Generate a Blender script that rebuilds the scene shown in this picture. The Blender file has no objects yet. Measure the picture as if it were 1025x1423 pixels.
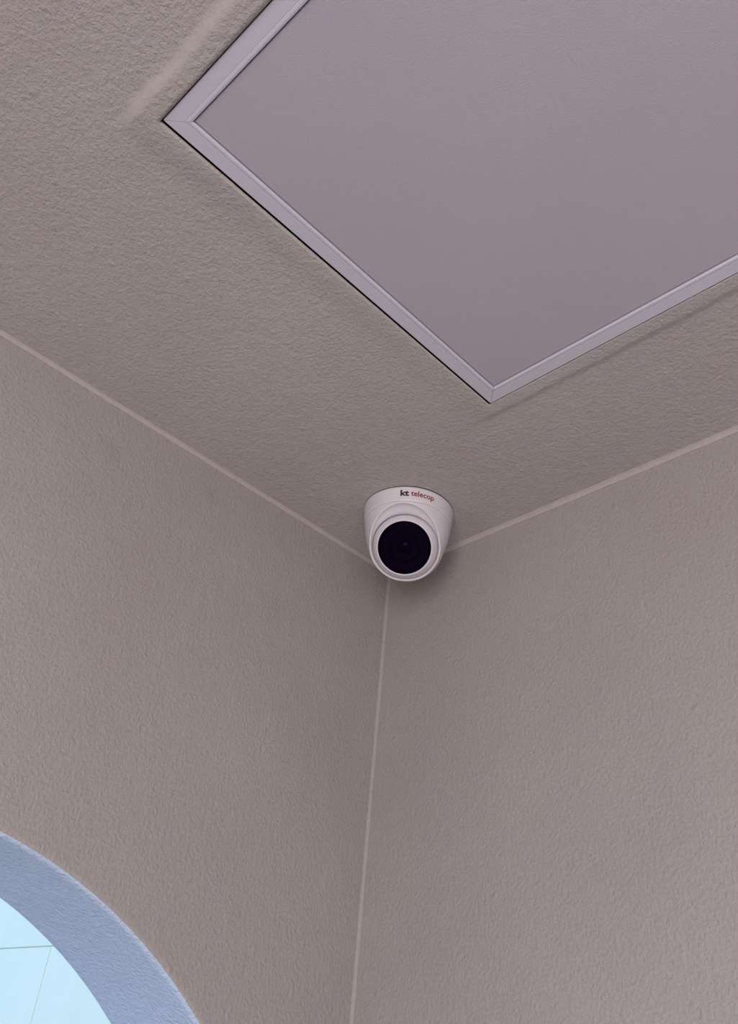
import bpy, bmesh, math, random
from math import sin, cos, pi, sqrt, radians, atan2
from mathutils import Vector, Matrix, noise

random.seed(4)
SC = bpy.context.scene
COL = SC.collection

# ------------------------------------------------------------------ camera
CEIL = 2.35                      # ceiling height; the room corner stands at x = 0, y = 0
cam_d = bpy.data.cameras.new('camera')
cam_d.sensor_fit = 'HORIZONTAL'
cam_d.sensor_width = 36.0
cam_d.lens = 36.0 * 1193.39 / 1025.0
cam_d.clip_start = 0.02
cam = bpy.data.objects.new('camera', cam_d)
COL.objects.link(cam)
RIGHT = Vector((0.716180738, 0.692560831, 0.086282359))
UP = Vector((0.348362155, -0.461863594, 0.815675076))
FWD = Vector((-0.604755289, 0.554113269, 0.572039794))
mw = Matrix.Identity(4)
for i in range(3):
    mw[i][0] = RIGHT[i]; mw[i][1] = UP[i]; mw[i][2] = -FWD[i]
mw.translation = Vector((0.79992, -0.78834, CEIL - 0.67333))
cam.matrix_world = mw
SC.camera = cam

# ------------------------------------------------------------------ world (daylight sky), lights, exposure
SC.view_settings.view_transform = 'Standard'
SC.view_settings.look = 'None'
SC.view_settings.gamma = 1.0
SC.view_settings.use_curve_mapping = False
SC.view_settings.exposure = 0.06
wd = bpy.data.worlds.new('sky')
SC.world = wd
wd.use_nodes = True
nt = wd.node_tree
nt.nodes.clear()
w_out = nt.nodes.new('ShaderNodeOutputWorld')
w_bg = nt.nodes.new('ShaderNodeBackground')
w_tc = nt.nodes.new('ShaderNodeTexCoord')
w_sep = nt.nodes.new('ShaderNodeSeparateXYZ')
w_ramp = nt.nodes.new('ShaderNodeValToRGB')
w_ramp.color_ramp.elements[0].position = 0.0
w_ramp.color_ramp.elements[0].color = (0.50, 0.66, 1.0, 1)
w_ramp.color_ramp.elements[1].position = 0.7
w_ramp.color_ramp.elements[1].color = (0.45, 0.60, 1.0, 1)
nt.links.new(w_tc.outputs['Generated'], w_sep.inputs[0])
nt.links.new(w_sep.outputs['Z'], w_ramp.inputs['Fac'])
nt.links.new(w_ramp.outputs['Color'], w_bg.inputs['Color'])
w_bg.inputs['Strength'].default_value = 2.0
nt.links.new(w_bg.outputs[0], w_out.inputs['Surface'])


def area(name, loc, target, sx, sy, power, color):
    l = bpy.data.lights.new(name, 'AREA')
    l.shape = 'RECTANGLE'; l.size = sx; l.size_y = sy
    l.energy = power; l.color = color
    o = bpy.data.objects.new(name, l)
    COL.objects.link(o)
    o.location = loc
    o.rotation_euler = (Vector(target) - Vector(loc)).to_track_quat('-Z', 'Y').to_euler()
    return o


# added fill light behind the photographer, placed for the corner shading
area('rear_fill', (1.42, -1.93, 1.42), (1.42, 0.0, 1.42), 0.9, 1.30, 28.0, (1.0, 0.95, 0.925))
# second added fill light, in an invented opening on the right
area('side_fill', (1.93, -1.42, 1.25), (0.0, -1.42, 1.25), 0.9, 1.50, 11.0, (1.0, 0.95, 0.925))

# ------------------------------------------------------------------ materials


class NT:
    def __init__(s, name):
        s.m = bpy.data.materials.new(name)
        s.m.use_nodes = True
        s.t = s.m.node_tree
        s.b = s.t.nodes['Principled BSDF']
        s.o = s.t.nodes['Material Output']

    def n(s, kind, **kw):
        nd = s.t.nodes.new(kind)
        for k, v in kw.items():
            if k in nd.inputs:
                nd.inputs[k].default_value = v
            else:
                setattr(nd, k, v)
        return nd

    def l(s, a, b):
        s.t.links.new(a, b)


def plain(name, col, rough=0.5, spec=0.5, grain=0.0, gscale=400.0, coat=0.0):
    q = NT(name)
    q.b.inputs['Base Color'].default_value = (*col, 1)
    q.b.inputs['Roughness'].default_value = rough
    q.b.inputs['Specular IOR Level'].default_value = spec
    q.b.inputs['Coat Weight'].default_value = coat
    tc = q.n('ShaderNodeTexCoord')
    nz = q.n('ShaderNodeTexNoise', Scale=gscale, Detail=2.0)
    q.l(tc.outputs['Object'], nz.inputs['Vector'])
    if grain > 0:
        bp = q.n('ShaderNodeBump', Strength=grain, Distance=0.0006)
        q.l(nz.outputs['Fac'], bp.inputs['Height'])
        q.l(bp.outputs['Normal'], q.b.inputs['Normal'])
    # faint tone variation of the paint
    nz2 = q.n('ShaderNodeTexNoise', Scale=6.0, Detail=3.0)
    q.l(tc.outputs['Object'], nz2.inputs['Vector'])
    mr = q.n('ShaderNodeMapRange')
    mr.inputs['To Min'].default_value = 0.95
    mr.inputs['To Max'].default_value = 1.05
    q.l(nz2.outputs['Fac'], mr.inputs['Value'])
    mx = q.n('ShaderNodeMix', data_type='RGBA', blend_type='MULTIPLY')
    mx.inputs[0].default_value = 1.0
    mx.inputs[6].default_value = (*col, 1)
    q.l(mr.outputs[0], mx.inputs[7])
    q.l(mx.outputs[2], q.b.inputs['Base Color'])
    return q.m


def plaster(name, col, strength=0.55, spots=()):
    """sprayed orange-peel plaster, beige paint with faint blotches"""
    q = NT(name)
    tc = q.n('ShaderNodeTexCoord')
    P = tc.outputs['Object']
    a = q.n('ShaderNodeTexNoise', Scale=250.0, Detail=3.0, Roughness=0.65)
    q.l(P, a.inputs['Vector'])
    b = q.n('ShaderNodeTexNoise', Scale=60.0, Detail=2.0)
    q.l(P, b.inputs['Vector'])
    c = q.n('ShaderNodeTexVoronoi', Scale=48.0)
    c.feature = 'F1'
    q.l(P, c.inputs['Vector'])
    crumb = q.n('ShaderNodeMapRange')          # sparse coarser grains
    crumb.inputs['From Min'].default_value = 0.02
    crumb.inputs['From Max'].default_value = 0.22
    crumb.inputs['To Min'].default_value = 1.0
    crumb.inputs['To Max'].default_value = 0.0
    q.l(c.outputs['Distance'], crumb.inputs['Value'])
    pick = q.n('ShaderNodeMapRange')
    pick.inputs['From Min'].default_value = 0.72
    pick.inputs['From Max'].default_value = 0.80
    q.l(c.outputs['Color'], pick.inputs['Value'])
    cm = q.n('ShaderNodeMath', operation='MULTIPLY')
    q.l(crumb.outputs[0], cm.inputs[0]); q.l(pick.outputs[0], cm.inputs[1])
    h1 = q.n('ShaderNodeMath', operation='MULTIPLY_ADD')
    q.l(b.outputs['Fac'], h1.inputs[0]); h1.inputs[1].default_value = 0.45
    q.l(a.outputs['Fac'], h1.inputs[2])
    h2 = q.n('ShaderNodeMath', operation='MULTIPLY_ADD')
    q.l(cm.outputs[0], h2.inputs[0]); h2.inputs[1].default_value = 0.38
    q.l(h1.outputs[0], h2.inputs[2])
    bp = q.n('ShaderNodeBump', Distance=0.0035)
    at = q.n('ShaderNodeAttribute', attribute_name='trowelled')
    ms = q.n('ShaderNodeMath', operation='MULTIPLY_ADD')
    q.l(at.outputs['Fac'], ms.inputs[0]); ms.inputs[1].default_value = -0.75 * strength; ms.inputs[2].default_value = strength
    q.l(ms.outputs[0], bp.inputs['Strength'])
    q.l(h2.outputs[0], bp.inputs['Height'])
    q.l(bp.outputs['Normal'], q.b.inputs['Normal'])
    # paint tone: broad blotches plus fine mottling
    n1 = q.n('ShaderNodeTexNoise', Scale=3.2, Detail=4.0, Roughness=0.6)
    q.l(P, n1.inputs['Vector'])
    r = q.n('ShaderNodeValToRGB')
    r.color_ramp.elements[0].position = 0.30
    r.color_ramp.elements[0].color = (col[0] * 0.955, col[1] * 0.935, col[2] * 0.955, 1)
    r.color_ramp.elements[1].position = 0.70
    r.color_ramp.elements[1].color = (col[0] * 1.035, col[1] * 1.05, col[2] * 1.03, 1)
    q.l(n1.outputs['Fac'], r.inputs['Fac'])
    m2 = q.n('ShaderNodeMapRange')
    m2.inputs['From Min'].default_value = 0.3
    m2.inputs['From Max'].default_value = 0.7
    m2.inputs['To Min'].default_value = 0.95
    m2.inputs['To Max'].default_value = 1.05
    q.l(a.outputs['Fac'], m2.inputs['Value'])
    mx = q.n('ShaderNodeMix', data_type='RGBA', blend_type='MULTIPLY')
    mx.inputs[0].default_value = 1.0
    q.l(r.outputs['Color'], mx.inputs[6]); q.l(m2.outputs[0], mx.inputs[7])
    last = mx.outputs[2]
    for (p, rad, amt) in spots:                 # faint darker spots
        vm = q.n('ShaderNodeVectorMath', operation='DISTANCE')
        q.l(P, vm.inputs[0]); vm.inputs[1].default_value = p
        wob = q.n('ShaderNodeMath', operation='MULTIPLY_ADD')
        q.l(b.outputs['Fac'], wob.inputs[0]); wob.inputs[1].default_value = rad * 0.8
        q.l(vm.outputs['Value'], wob.inputs[2])
        mr = q.n('ShaderNodeMapRange', interpolation_type='SMOOTHSTEP')
        mr.inputs['From Min'].default_value = rad * 0.3
        mr.inputs['From Max'].default_value = rad * 1.5
        mr.inputs['To Min'].default_value = amt
        mr.inputs['To Max'].default_value = 1.0
        q.l(wob.outputs[0], mr.inputs['Value'])
        k = q.n('ShaderNodeMix', data_type='RGBA', blend_type='MULTIPLY')
        k.inputs[0].default_value = 1.0
        q.l(last, k.inputs[6]); q.l(mr.outputs[0], k.inputs[7])
        last = k.outputs[2]
    q.l(last, q.b.inputs['Base Color'])
    q.b.inputs['Roughness'].default_value = 0.8
    q.b.inputs['Specular IOR Level'].default_value = 0.25
    return q.m


PLASTER = (0.365, 0.325, 0.304)
M_WALL_L = plaster('beige_plaster_left', PLASTER, 0.58,
                   spots=[((0, -0.47, 2.285), 0.022, 0.93), ((0, -0.33, 2.305), 0.018, 0.92),
                          ((0, -0.20, 2.20), 0.03, 0.96)])
M_WALL_R = plaster('beige_plaster_right', PLASTER, 0.58)
M_CEIL = plaster('beige_plaster_ceiling', tuple(c * 1.17 for c in PLASTER), 0.58)
M_CAULK = plaster('pinkish_caulk', (0.418, 0.366, 0.345), 0.28)
M_CORNER = plaster('corner_caulk', (0.372, 0.330, 0.309), 0.35)
M_REVEAL = plaster('sky_tinted_arch_plaster', (0.50, 0.58, 0.715), 0.95)  # blue of the outdoor light is put into this colour
M_FRAME = plain('lavender_grey_enamel', (0.535, 0.50, 0.56), 0.36, 0.9, 0.10, 700.0)
M_PANEL = plain('lavender_hatch_paint', (0.415, 0.362, 0.405), 0.48, 0.4, 0.45, 700.0)
M_DARK = plain('dark_shade', (0.03, 0.025, 0.025), 0.9, 0.1)  # near-black stands in for shade in the hatch gap and above the base ring
M_WHITE = plain('white_plastic', (0.63, 0.58, 0.605), 0.38, 0.5, 0.05, 900.0)
M_BALL = plain('white_ball_plastic', (0.65, 0.60, 0.63), 0.42, 0.5, 0.05, 900.0)
M_INKK = plain('black_print', (0.022, 0.016, 0.022), 0.5, 0.3)
M_INKR = plain('red_print', (0.24, 0.018, 0.032), 0.5, 0.3)
M_LENSB = plain('black_lens_barrel', (0.040, 0.030, 0.046), 0.7, 0.15)
M_LENSG = plain('lens_glass', (0.02, 0.016, 0.03), 0.12, 0.3)
M_FACADE = plain('pale_facade_panel', (0.82, 0.91, 0.69), 0.5, 0.4)
M_JOINT = plain('facade_joint', (0.80, 0.86, 0.74), 0.8, 0.2)
M_FLOOR = plain('pale_floor_tile', (0.68, 0.63, 0.57), 0.5, 0.4)
M_GROUND = plain('outdoor_paving', (0.20, 0.20, 0.195), 0.8, 0.2)
M_BACK = plain('painted_rear_wall', (0.56, 0.50, 0.455), 0.8, 0.2)

q = NT('tinted_cover')                          # dark tinted window of the lens
q.t.nodes.remove(q.b)
tr = q.n('ShaderNodeBsdfTransparent'); tr.inputs['Color'].default_value = (0.30, 0.20, 0.40, 1)
gl = q.n('ShaderNodeBsdfGlossy'); gl.inputs['Roughness'].default_value = 0.05
fr = q.n('ShaderNodeFresnel', IOR=1.07)
mxs = q.n('ShaderNodeMixShader')
q.l(fr.outputs[0], mxs.inputs[0]); q.l(tr.outputs[0], mxs.inputs[1]); q.l(gl.outputs[0], mxs.inputs[2])
q.l(mxs.outputs[0], q.o.inputs['Surface'])
M_COVER = q.m

# ------------------------------------------------------------------ helpers


def link(name, bm, mat, parent=None, smooth=False, recalc=True):
    if recalc:
        bmesh.ops.recalc_face_normals(bm, faces=bm.faces[:])
    me = bpy.data.meshes.new(name)
    bm.to_mesh(me); bm.free()
    me.materials.append(mat)
    if smooth:
        for p in me.polygons:
            p.use_smooth = True
    o = bpy.data.objects.new(name, me)
    COL.objects.link(o)
    if parent is not None:
        o.parent = parent
    return o


def struct(o):
    o['kind'] = 'structure'
    return o


def box(bm, x0, x1, y0, y1, z0, z1):
    v = [bm.verts.new((x, y, z)) for x in (x0, x1) for y in (y0, y1) for z in (z0, z1)]
    for f in ((0, 1, 3, 2), (4, 6, 7, 5), (0, 4, 5, 1), (2, 3, 7, 6), (0, 2, 6, 4), (1, 5, 7, 3)):
        bm.faces.new([v[i] for i in f])


def lathe(bm, prof, n=96, frame=None, close=False):
    """prof: (r, z) pairs around local z; frame: Matrix"""
    rings = []
    for r, z in prof:
        if r < 1e-7:
            rings.append([bm.verts.new((0, 0, z))])
        else:
            rings.append([bm.verts.new((r * cos(2 * pi * i / n), r * sin(2 * pi * i / n), z)) for i in range(n)])
    pairs = list(zip(rings, rings[1:]))
    if close:
        pairs.append((rings[-1], rings[0]))
    for a, b in pairs:
        for i in range(n):
            j = (i + 1) % n
            if len(a) == 1 and len(b) == 1:
                continue
            if len(a) == 1:
                bm.faces.new((a[0], b[i], b[j]))
            elif len(b) == 1:
                bm.faces.new((a[i], a[j], b[0]))
            else:
                bm.faces.new((a[i], a[j], b[j], b[i]))
    if frame is not None:
        bmesh.ops.transform(bm, matrix=frame, verts=bm.verts[:])


def sstep(a, b, x):
    if a == b:
        return 1.0 if x >= b else 0.0
    t = min(1.0, max(0.0, (x - a) / (b - a)))
    return t * t * (3 - 2 * t)


RX, RY = 1.95, -1.95                              # room extents (x to RX, y to RY)
WT = 0.1623                                     # thickness of the left wall (depth of the arch)

# ------------------------------------------------------------------ ceiling with the hatch opening and its plaster collar
HX0, HX1, HY0, HY1 = 0.3515, 0.8015, -0.6595, -0.2090      # outer edge of the hatch frame
GAPX, GAPY = 0.0030, 0.0014


def relief(x, y):
    n1 = 0.0022 * noise.noise((x * 22, y * 22, 0.3)) + 0.0010 * noise.noise((x * 90, y * 90, 2.0))
    a = sstep(-0.6855, -0.6768, y + n1)                      # rear side: broad soft slope
    b = 1 - sstep(-0.1905, -0.1870, y + n1 * 0.6)            # front side: thin sharp ridge
    c = sstep(0.3040, 0.3480, x + n1 * 2.5)                  # side towards the left wall: ragged
    d = 1 - sstep(0.830, 0.836, x)
    h = -(0.0045 - 0.0019 * sstep(-0.64, -0.23, y)) * a * b * c * d
    h += 0.0012 * noise.noise((x * 5, y * 5, 7.0))
    return h


def axis_lines(lo, hi, marks, fine, f0, f1):
    s = set(round(m, 5) for m in marks) | {lo, hi}
    x = f0
    while x < f1:
        s.add(round(x, 5)); x += fine
    x = lo
    while x < hi:
        if x < f0 or x > f1:
            s.add(round(x, 5))
        x += 0.05
    out = []
    for v in sorted(s):
        if out and abs(v - out[-1]) < 0.0006:
            if any(abs(v - m) < 1e-6 for m in marks):
                out[-1] = v
            continue
        out.append(v)
    return out


hole = (HX0 - GAPX, HX1 + GAPY, HY0 - GAPY, HY1 + GAPY)
xs = axis_lines(0.0, RX, (hole[0], hole[1]), 0.0035, 0.315, 0.86)
ys = axis_lines(RY, 0.0, (hole[2], hole[3]), 0.0035, -0.70, -0.17)
bm = bmesh.new()
grid = {}
for i, x in enumerate(xs):
    for j, y in enumerate(ys):
        edge = min(x, -y)
        z = CEIL + relief(x, y) * sstep(0.0, 0.03, edge)
        grid[i, j] = bm.verts.new((x, y, z))
for i in range(len(xs) - 1):
    for j in range(len(ys) - 1):
        cx, cy = (xs[i] + xs[i + 1]) / 2, (ys[j] + ys[j + 1]) / 2
        if hole[0] < cx < hole[1] and hole[2] < cy < hole[3]:
            continue
        bm.faces.new((grid[i, j], grid[i, j + 1], grid[i + 1, j + 1], grid[i + 1, j]))
for v in [v for v in bm.verts if not v.link_faces]:
    bm.verts.remove(v)
tl = bm.verts.layers.float.new('trowelled')
for v in bm.verts:                              # the sloped margins of the collar are trowelled smooth
    v[tl] = min(1.0, abs(relief(v.co.x, v.co.y + 0.0018) - relief(v.co.x, v.co.y - 0.0018)) / 0.0010)
for f in bm.faces:
    f.smooth = True
# raw edge of the opening and the slab above
rim = [e for e in bm.edges if e.is_boundary and all(hole[0] - 1e-4 < v.co.x < hole[1] + 1e-4 and
       hole[2] - 1e-4 < v.co.y < hole[3] + 1e-4 for v in e.verts)]
ret = bmesh.ops.extrude_edge_only(bm, edges=rim)
for v in [g for g in ret['geom'] if isinstance(g, bmesh.types.BMVert)]:
    v.co.z = CEIL - 0.0010
ceiling = struct(link('ceiling', bm, M_CEIL, recalc=False))
bm = bmesh.new()
X0, X1, Y0, Y1 = hole[0] - 0.03, hole[1] + 0.03, hole[2] - 0.03, hole[3] + 0.03
box(bm, X0, X1, Y0, Y1, CEIL + 0.028, CEIL + 0.04)
box(bm, X0, X0 + 0.004, Y0, Y1, CEIL + 0.0015, CEIL + 0.028)
box(bm, X1 - 0.004, X1, Y0, Y1, CEIL + 0.0015, CEIL + 0.028)
box(bm, X0, X1, Y0, Y0 + 0.004, CEIL + 0.0015, CEIL + 0.028)
box(bm, X0, X1, Y1 - 0.004, Y1, CEIL + 0.0015, CEIL + 0.028)
o = link('ceiling_opening_back', bm, M_DARK, ceiling)  # box coloured dark to paint in the shade of the gap
bm = bmesh.new()
box(bm, -WT, RX + 0.15, RY - 0.15, 0.16, CEIL + 0.041, CEIL + 0.22)
link('ceiling_slab', bm, M_BACK, ceiling)

# ------------------------------------------------------------------ left wall with the arched opening
AC_Y, AC_Z, AR = -0.5595, CEIL - 1.0315, 0.5430


def arch_path(off, n=72):
    r = AR + off
    pts = [(AC_Y + r, 0.0)]
    for i in range(n + 1):
        t = pi * i / n
        pts.append((AC_Y + r * cos(t), AC_Z + r * sin(t)))
    pts.append((AC_Y - r, 0.0))
    return pts


def bevel_prof(r, k=5):
    p = [(r + 0.0012, 0.0)]
    p += [(r - r * sin(a * pi / 2 / k), -(r - r * cos(a * pi / 2 / k))) for a in range(k + 1)]
    return p


bm = bmesh.new()
prof = bevel_prof(0.007)
front = prof + [(0.0, -WT * f) for f in (0.08, 0.5, 0.92)]
back = [(o_, -WT - x_) for o_, x_ in reversed(bevel_prof(0.004))]
rings = [[bm.verts.new((x_, y, z)) for (y, z) in arch_path(o_)] for (o_, x_) in front + back]
for a, b in zip(rings, rings[1:]):
    for i in range(len(a) - 1):
        f = bm.faces.new((a[i], a[i + 1], b[i + 1], b[i])); f.smooth = True
        if min(a[i].co.x, b[i].co.x) < -0.0016:   # arch lining, its plaster tinted with the blue outdoor light
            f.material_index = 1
for ring, x_ in ((rings[0], 0.0), (rings[-1], -WT)):
    c1 = bm.verts.new((x_, RY, 0)); c2 = bm.verts.new((x_, RY, CEIL + 0.04))
    c3 = bm.verts.new((x_, 0.0, CEIL + 0.04)); c4 = bm.verts.new((x_, 0.0, 0))
    bm.faces.new(ring + [c1, c2, c3, c4])
wall_left = struct(link('wall_left', bm, M_WALL_L))
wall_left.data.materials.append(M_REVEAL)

# ------------------------------------------------------------------ right wall, rear walls, floor
bm = bmesh.new()
box(bm, -WT, RX + 0.15, 0.0, 0.16, 0.0, CEIL + 0.04)
struct(link('wall_right', bm, M_WALL_R))
bm = bmesh.new()
box(bm, RX, RX + 0.15, RY, -1.83, 0.0, CEIL + 0.04)
box(bm, RX, RX + 0.15, -0.90, 0.0, 0.0, CEIL + 0.04)
box(bm, RX, RX + 0.15, -1.83, -0.90, 0.0, 0.08)
box(bm, RX, RX + 0.15, -1.83, -0.90, 2.12, CEIL + 0.04)
struct(link('wall_side', bm, M_BACK))
bm = bmesh.new()
box(bm, -WT, 0.90, RY - 0.15, RY, 0.0, CEIL + 0.04)
box(bm, 1.88, RX + 0.15, RY - 0.15, RY, 0.0, CEIL + 0.04)
box(bm, 0.90, 1.88, RY - 0.15, RY, 2.12, CEIL + 0.04)
struct(link('wall_rear', bm, M_BACK))
bm = bmesh.new()
box(bm, 0, RX, RY, 0, -0.05, 0.0)
struct(link('floor', bm, M_FLOOR))
bm = bmesh.new()
box(bm, -14, 12, -14, 8, -0.15, -0.05)
struct(link('ground', bm, M_GROUND))

# ------------------------------------------------------------------ caulk lines in the three inner corners


def caulk(name, p0, axis, da, db, length, r0, steps, mat=None):
    """concave fillet: da, db unit vectors into the room along the two surfaces"""
    bm = bmesh.new()
    p0, axis, da, db = map(Vector, (p0, axis, da, db))
    rows = []
    for i in range(steps + 1):
        t = length * i / steps
        p = p0 + axis * t
        w = r0 * (1 + 0.16 * noise.noise(p * 9) + 0.14 * noise.noise(p * 45))
        row = []
        for k in range(7):
            a = pi / 2 * k / 6
            # slightly bulged chord between the two touching points
            u = w * (1 - sin(a)) * 0.8 + w * (1 - k / 6) * 0.2
            v = w * (1 - cos(a)) * 0.8 + w * (k / 6) * 0.2
            row.append(bm.verts.new(p + da * (u + 0.0001) + db * (v + 0.0001)))
        row.append(bm.verts.new(p - da * 0.0005 - db * 0.0005))
        rows.append(row)
    for a, b in zip(rows, rows[1:]):
        n = len(a)
        for k in range(n):
            f = bm.faces.new((a[k], a[(k + 1) % n], b[(k + 1) % n], b[k])); f.smooth = True
    bm.faces.new(rows[0]); bm.faces.new(rows[-1])
    return struct(link(name, bm, mat or M_CAULK))


caulk('trim_1', (0, -0.004, CEIL), (0, -1, 0), (1, 0, 0), (0, 0, -1), 1.6, 0.0046, 260)
caulk('trim_2', (0.004, 0, CEIL), (1, 0, 0), (0, -1, 0), (0, 0, -1), 1.6, 0.0058, 260)
caulk('trim_3', (0, 0, CEIL - 0.004), (0, 0, -1), (1, 0, 0), (0, -1, 0), 0.96, 0.0034, 180, M_CORNER)

# ------------------------------------------------------------------ facade outside the arch: wall clad in pale panels
FJ = Vector((0.79992, -0.78834, CEIL - 0.67333)) + 2.55 * Vector((-1.062, 0.5395, 0.1297))
FA = radians(180 - 175.73)
fac = bpy.data.objects.new('facade_wall_frame', None)
bm = bmesh.new()
box(bm, -3.4, 1.75, 0.006, 0.16, -FJ.z - 0.05, 2.4)
facade = struct(link('wall_outside', bm, M_JOINT))
facade.location = FJ
facade.rotation_euler = (0, 0, FA)
bpy.data.objects.remove(fac)
J = 0.0018
rows_z = [(-FJ.z - 0.04, -1.2), (-1.2, 0.0), (0.0, 1.2), (1.2, 2.4)]
for r, (z0, z1) in enumerate(rows_z):
    sh = 0.0 if r % 2 else 0.6
    x = -3.4 + (0.4 if r % 2 == 0 else 1.0) - 1.2
    edges = [-3.4]
    k = sh - 4.8
    while k < 1.75:
        if k > -3.39:
            edges.append(k)
        k += 1.2
    edges.append(1.75)
    for a, b in zip(edges, edges[1:]):
        bm = bmesh.new()
        box(bm, a + J, b - J, 0.001, 0.006, z0 + J, z1 - J)
        bmesh.ops.bevel(bm, geom=[e for e in bm.edges if all(v.co.y < 0.002 for v in e.verts)], offset=0.001,
                        segments=1, affect='EDGES')
        link('panel', bm, M_FACADE, facade)

# ------------------------------------------------------------------ access hatch: four mitred rails and a panel
hatch = bpy.data.objects.new('access_hatch', None)
COL.objects.link(hatch)
hatch.location = ((HX0 + HX1) / 2, (HY0 + HY1) / 2, CEIL)
hatch['label'] = 'square lavender-grey ceiling access hatch with a mitred metal frame'
hatch['category'] = 'hatch'
HW, HH = (HX1 - HX0) / 2, (HY1 - HY0) / 2
# profile across a rail: distance from the outer edge, height relative to the ceiling
RAIL = [(0.0, 0.0275), (0.0, -0.0022), (0.0005, -0.0028), (0.0129, -0.0028), (0.0132, -0.0025), (0.0135, -0.0028),
        (0.0143, -0.0030), (0.0158, -0.0032), (0.0172, -0.0029), (0.0180, -0.0020), (0.0181, 0.0275)]
for side in range(4):
    ang = side * pi / 2
    L, D = (HH, HW) if side % 2 == 0 else (HW, HH)
    bm = bmesh.new()
    ends = []
    for s in (-1, 1):
        row = []
        for (u, z) in RAIL:
            row.append(bm.verts.new((-D + u, s * (L - u - 0.00022), z)))
        ends.append(row)
    n = len(RAIL)
    for k in range(n):
        bm.faces.new((ends[0][k], ends[0][(k + 1) % n], ends[1][(k + 1) % n], ends[1][k]))
    bm.faces.new(ends[0]); bm.faces.new(ends[1])
    bmesh.ops.rotate(bm, verts=bm.verts[:], cent=(0, 0, 0), matrix=Matrix.Rotation(ang, 3, 'Z'))
    link('frame_rail', bm, M_FRAME, hatch)
bm = bmesh.new()
PI_ = 0.0181 + 0.0009
box(bm, -HW + PI_, HW - PI_, -HH + PI_, HH - PI_, -0.0012, 0.0270)
bmesh.ops.bevel(bm, geom=[e for e in bm.edges if all(v.co.z < 0 for v in e.verts)], offset=0.0005, segments=2, affect='EDGES')
link('hatch_panel', bm, M_PANEL, hatch)

# ------------------------------------------------------------------ security camera on the ceiling
dome = bpy.data.objects.new('security_camera', None)
COL.objects.link(dome)
dome.location = (0.1300, -0.1018, CEIL)
dome['label'] = 'white turret security camera with black lens mounted on the ceiling corner'
dome['category'] = 'camera'


def rad(d):                                     # housing radius at depth d below the ceiling
    T = [(0.0, 0.0613), (0.022, 0.0585), (0.040, 0.0555), (0.052, 0.0524), (0.060, 0.0498)]
    if d <= 0.060:
        for (a, ra), (b, rb) in zip(T, T[1:]):
            if d <= b:
                return ra + (rb - ra) * (d - a) / (b - a)
    s = 0.0505 ** 2 - (d - 0.050) ** 2
    return sqrt(max(0.0, s)) + 0.0003 * max(0.0, 1 - (d - 0.06) / 0.02)


# base ring
bm = bmesh.new()
prof = [(0.0, -0.0010), (0.0608, -0.0010), (0.0613, -0.0015)]
for i in range(1, 9):
    d = 0.0015 + (0.0213 - 0.0015) * i / 8
    prof.append((rad(d), -d))
prof += [(rad(0.0218) - 0.0006, -0.0219), (0.050, -0.0219), (0.0, -0.0219)]
lathe(bm, prof, 128)
base_ring = link('base_ring', bm, M_WHITE, dome, smooth=True)

bm = bmesh.new()
lathe(bm, [(0.0, 0.0004), (0.0612, 0.0004), (0.0612, -0.00095), (0.0, -0.00095)], 96)
link('contact_shadow_disc', bm, M_DARK, base_ring)  # thin dark disc that paints the contact shadow line at the ceiling

# housing: tapering body, cut by a slanted plane where the ball sits
LAZ, LEL = radians(-45.5 - 7.5), radians(48.0)
NRM = Vector((cos(LEL) * cos(LAZ), cos(LEL) * sin(LAZ), -sin(LEL)))
SIDE = Vector((-sin(LAZ), cos(LAZ), 0))
UPN = NRM.cross(SIDE) * -1
if UPN.z < 0:
    UPN = -UPN
BC = Vector((0, 0, -0.0505))                    # ball centre
ptop = Vector((cos(LAZ) * rad(0.0232), sin(LAZ) * rad(0.0232), -0.0232))
OFF = (ptop - BC).dot(NRM)
bm = bmesh.new()
prof = [(0.0, -0.0222), (0.052, -0.0222), (rad(0.0222) - 0.0005, -0.0222)]
ds = [0.0228 + 0.0015 * i for i in range(48)]
for d in ds:
    if d < 0.0985:
        prof.append((rad(d), -d))
prof += [(rad(0.0995), -0.0995), (0.0, -0.1004)]
lathe(bm, prof, 160)
bmesh.ops.remove_doubles(bm, verts=bm.verts[:], dist=1e-6)
ret = bmesh.ops.bisect_plane(bm, geom=bm.verts[:] + bm.edges[:] + bm.faces[:], plane_co=BC + NRM * OFF,
                             plane_no=NRM, clear_outer=True, dist=1e-6)
bmesh.ops.remove_doubles(bm, verts=bm.verts[:], dist=2e-5)
cut = [e for e in bm.edges if e.is_boundary]
loop = []
e0 = cut[0]
v0 = e0.verts[0]; cur = e0.verts[1]; loop = [v0, cur]; used = {e0}
while True:
    nx = [e for e in cur.link_edges if e.is_boundary and e not in used]
    if not nx:
        break
    used.add(nx[0]); cur = nx[0].other_vert(cur)
    if cur is v0:
        break
    loop.append(cur)
PC = BC + NRM * OFF
BR = 0.0446
HOLE_R = sqrt(BR ** 2 - (OFF - 0.005) ** 2) + 0.0012


def ring_at(fn):
    out = []
    for v in loop:
        d = v.co - PC
        out.append(bm.verts.new(fn(d, d.length)))
    return out


def lip(inset, rise):
    return lambda d, L: PC + d * ((L - inset) / L) + NRM * rise


rr = [loop, ring_at(lip(0.0004, 0.0006)), ring_at(lip(0.0012, 0.0009)), ring_at(lip(0.0020, 0.0005)),
      ring_at(lip(0.0026, -0.0010))]


def mixr(t, depth):
    def fn(d, L):
        return PC + d.normalized() * ((L - 0.0026) * (1 - t) + min(HOLE_R, L - 0.003) * t) - NRM * (0.0010 + depth)
    return fn


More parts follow.
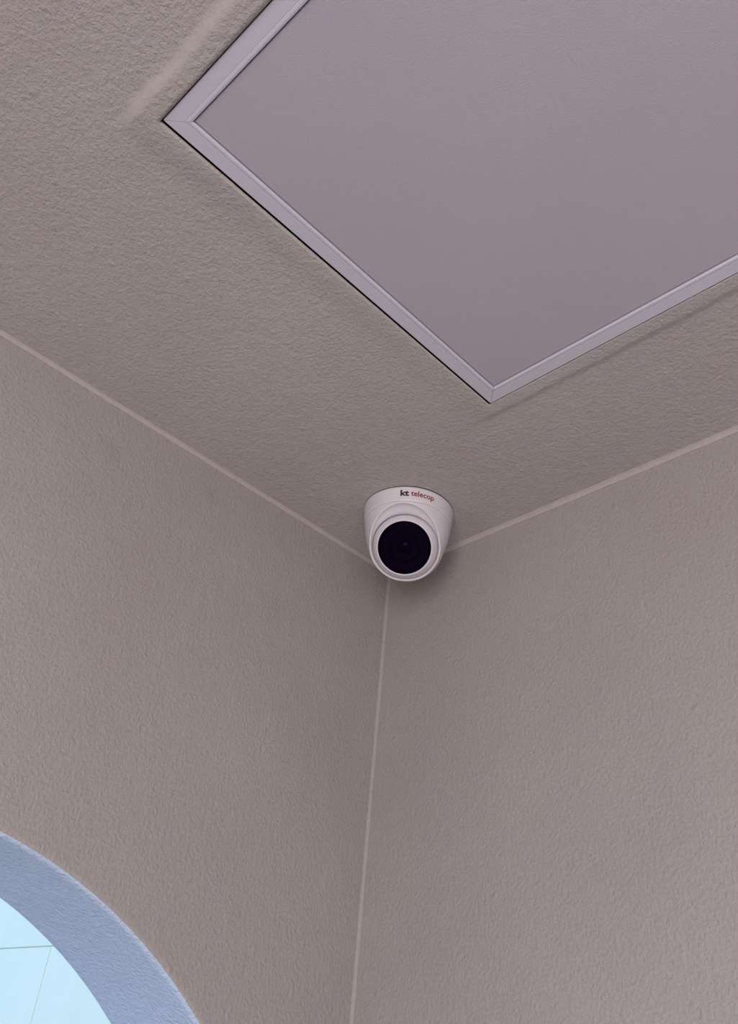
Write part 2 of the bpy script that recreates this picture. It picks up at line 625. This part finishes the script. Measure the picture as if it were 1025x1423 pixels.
rr += [ring_at(mixr(0.35, 0.0018)), ring_at(mixr(0.7, 0.0032)), ring_at(mixr(1.0, 0.0042)), ring_at(mixr(1.0, 0.018))]
for a, b in zip(rr, rr[1:]):
    for i in range(len(a)):
        j = (i + 1) % len(a)
        bm.faces.new((a[i], a[j], b[j], b[i]))
bm.faces.new(rr[-1])
for e in bm.edges:
    e.smooth = True
link('housing', bm, M_WHITE, dome, smooth=True)

# ball: its own, slightly flatter tilt
BAZ, BEL = radians(-45.5 - 6.5), radians(40.0)
NRM = Vector((cos(BEL) * cos(BAZ), cos(BEL) * sin(BAZ), -sin(BEL)))
SIDE = Vector((-sin(BAZ), cos(BAZ), 0))
UPN = NRM.cross(SIDE)
if UPN.z < 0:
    UPN = -UPN
BC = BC - UPN * 0.0019
# ball with a flat front, the tinted window set into it
FR = Matrix(((SIDE.x, UPN.x, NRM.x, BC.x), (SIDE.y, UPN.y, NRM.y, BC.y), (SIDE.z, UPN.z, NRM.z, BC.z), (0, 0, 0, 1)))
if FR.to_3x3().determinant() < 0:
    for i in range(3):
        FR[i][0] = -FR[i][0]
LR = 0.0348
bm = bmesh.new()
prof = [(0.030, -0.022)]
for i in range(0, 23):
    a = radians(-25 + i * 2.9)
    if BR * cos(a) > LR + 0.0022:
        prof.append((BR * cos(a), BR * sin(a)))
zf = prof[-1][1]
prof += [(LR + 0.0016, zf + 0.0018), (LR + 0.0009, zf + 0.0022), (LR + 0.0002, zf + 0.0019), (LR, zf + 0.0012), (LR, zf - 0.010), (0.0, zf - 0.010)]
lathe(bm, prof, 128, FR)
ball = link('eyeball', bm, M_BALL, dome, smooth=True)
bm = bmesh.new()
prof = [(LR - 0.0001, zf - 0.0002), (LR - 0.0001, zf + 0.0012), (0.030, zf + 0.0016), (0.015, zf + 0.0019), (0.0, zf + 0.0020)]
lathe(bm, prof, 96, FR)
link('lens_cover', bm, M_COVER, ball, smooth=True)
bm = bmesh.new()
prof = [(LR - 0.0002, zf - 0.0010), (LR - 0.0002, zf - 0.0096), (0.018, zf - 0.0096), (0.018, zf - 0.0040), (0.0165, zf - 0.0036),
        (0.0150, zf - 0.0060), (0.0112, zf - 0.0066), (0.0105, zf - 0.0046), (0.0085, zf - 0.0042), (0.0080, zf - 0.0062), (0.0, zf - 0.0064)]
lathe(bm, prof, 96, FR)
link('lens_barrel', bm, M_LENSB, ball, smooth=True)
bm = bmesh.new()
lathe(bm, [(0.0078, zf - 0.0060)] + [(0.0078 * cos(a * pi / 16), zf - 0.0060 + 0.0022 * sin(a * pi / 16)) for a in range(1, 9)], 64, FR)
link('lens', bm, M_LENSG, ball, smooth=True)


# lettering printed on the base ring, wrapped around the cone
def lettering(name, text, height, width, bold, az0, depth0, mat):
    cu = bpy.data.curves.new(name, 'FONT')
    cu.body = text; cu.size = 1.0; cu.offset = bold; cu.resolution_u = 6
    t = bpy.data.objects.new(name + '_curve', cu)
    COL.objects.link(t)
    dg = bpy.context.evaluated_depsgraph_get()
    me = bpy.data.meshes.new_from_object(t.evaluated_get(dg))
    bpy.data.objects.remove(t)
    x0 = min(v.co.x for v in me.vertices); x1 = max(v.co.x for v in me.vertices)
    y1 = max(v.co.y for v in me.vertices)
    sx = width / (x1 - x0); sy = height / y1
    bm = bmesh.new(); bm.from_mesh(me)
    bmesh.ops.triangulate(bm, faces=bm.faces[:])
    bpy.data.meshes.remove(me)
    for v in bm.verts:
        u = (v.co.x - x0) * sx; h = v.co.y * sy
        d = depth0 - h
        r = rad(d) + 0.00022
        a = az0 + u / 0.060
        v.co = (r * cos(a), r * sin(a), -d)
    return link(name, bm, mat, base_ring, recalc=False)


A0 = radians(-57.5)
lettering('lettering', 'kt', 0.0084, 0.0114, 0.036, A0, 0.0145, M_INKK)
lettering('lettering', 'telecop', 0.0076, 0.0320, 0.020, A0 + 0.0138 / 0.060, 0.0141, M_INKR)
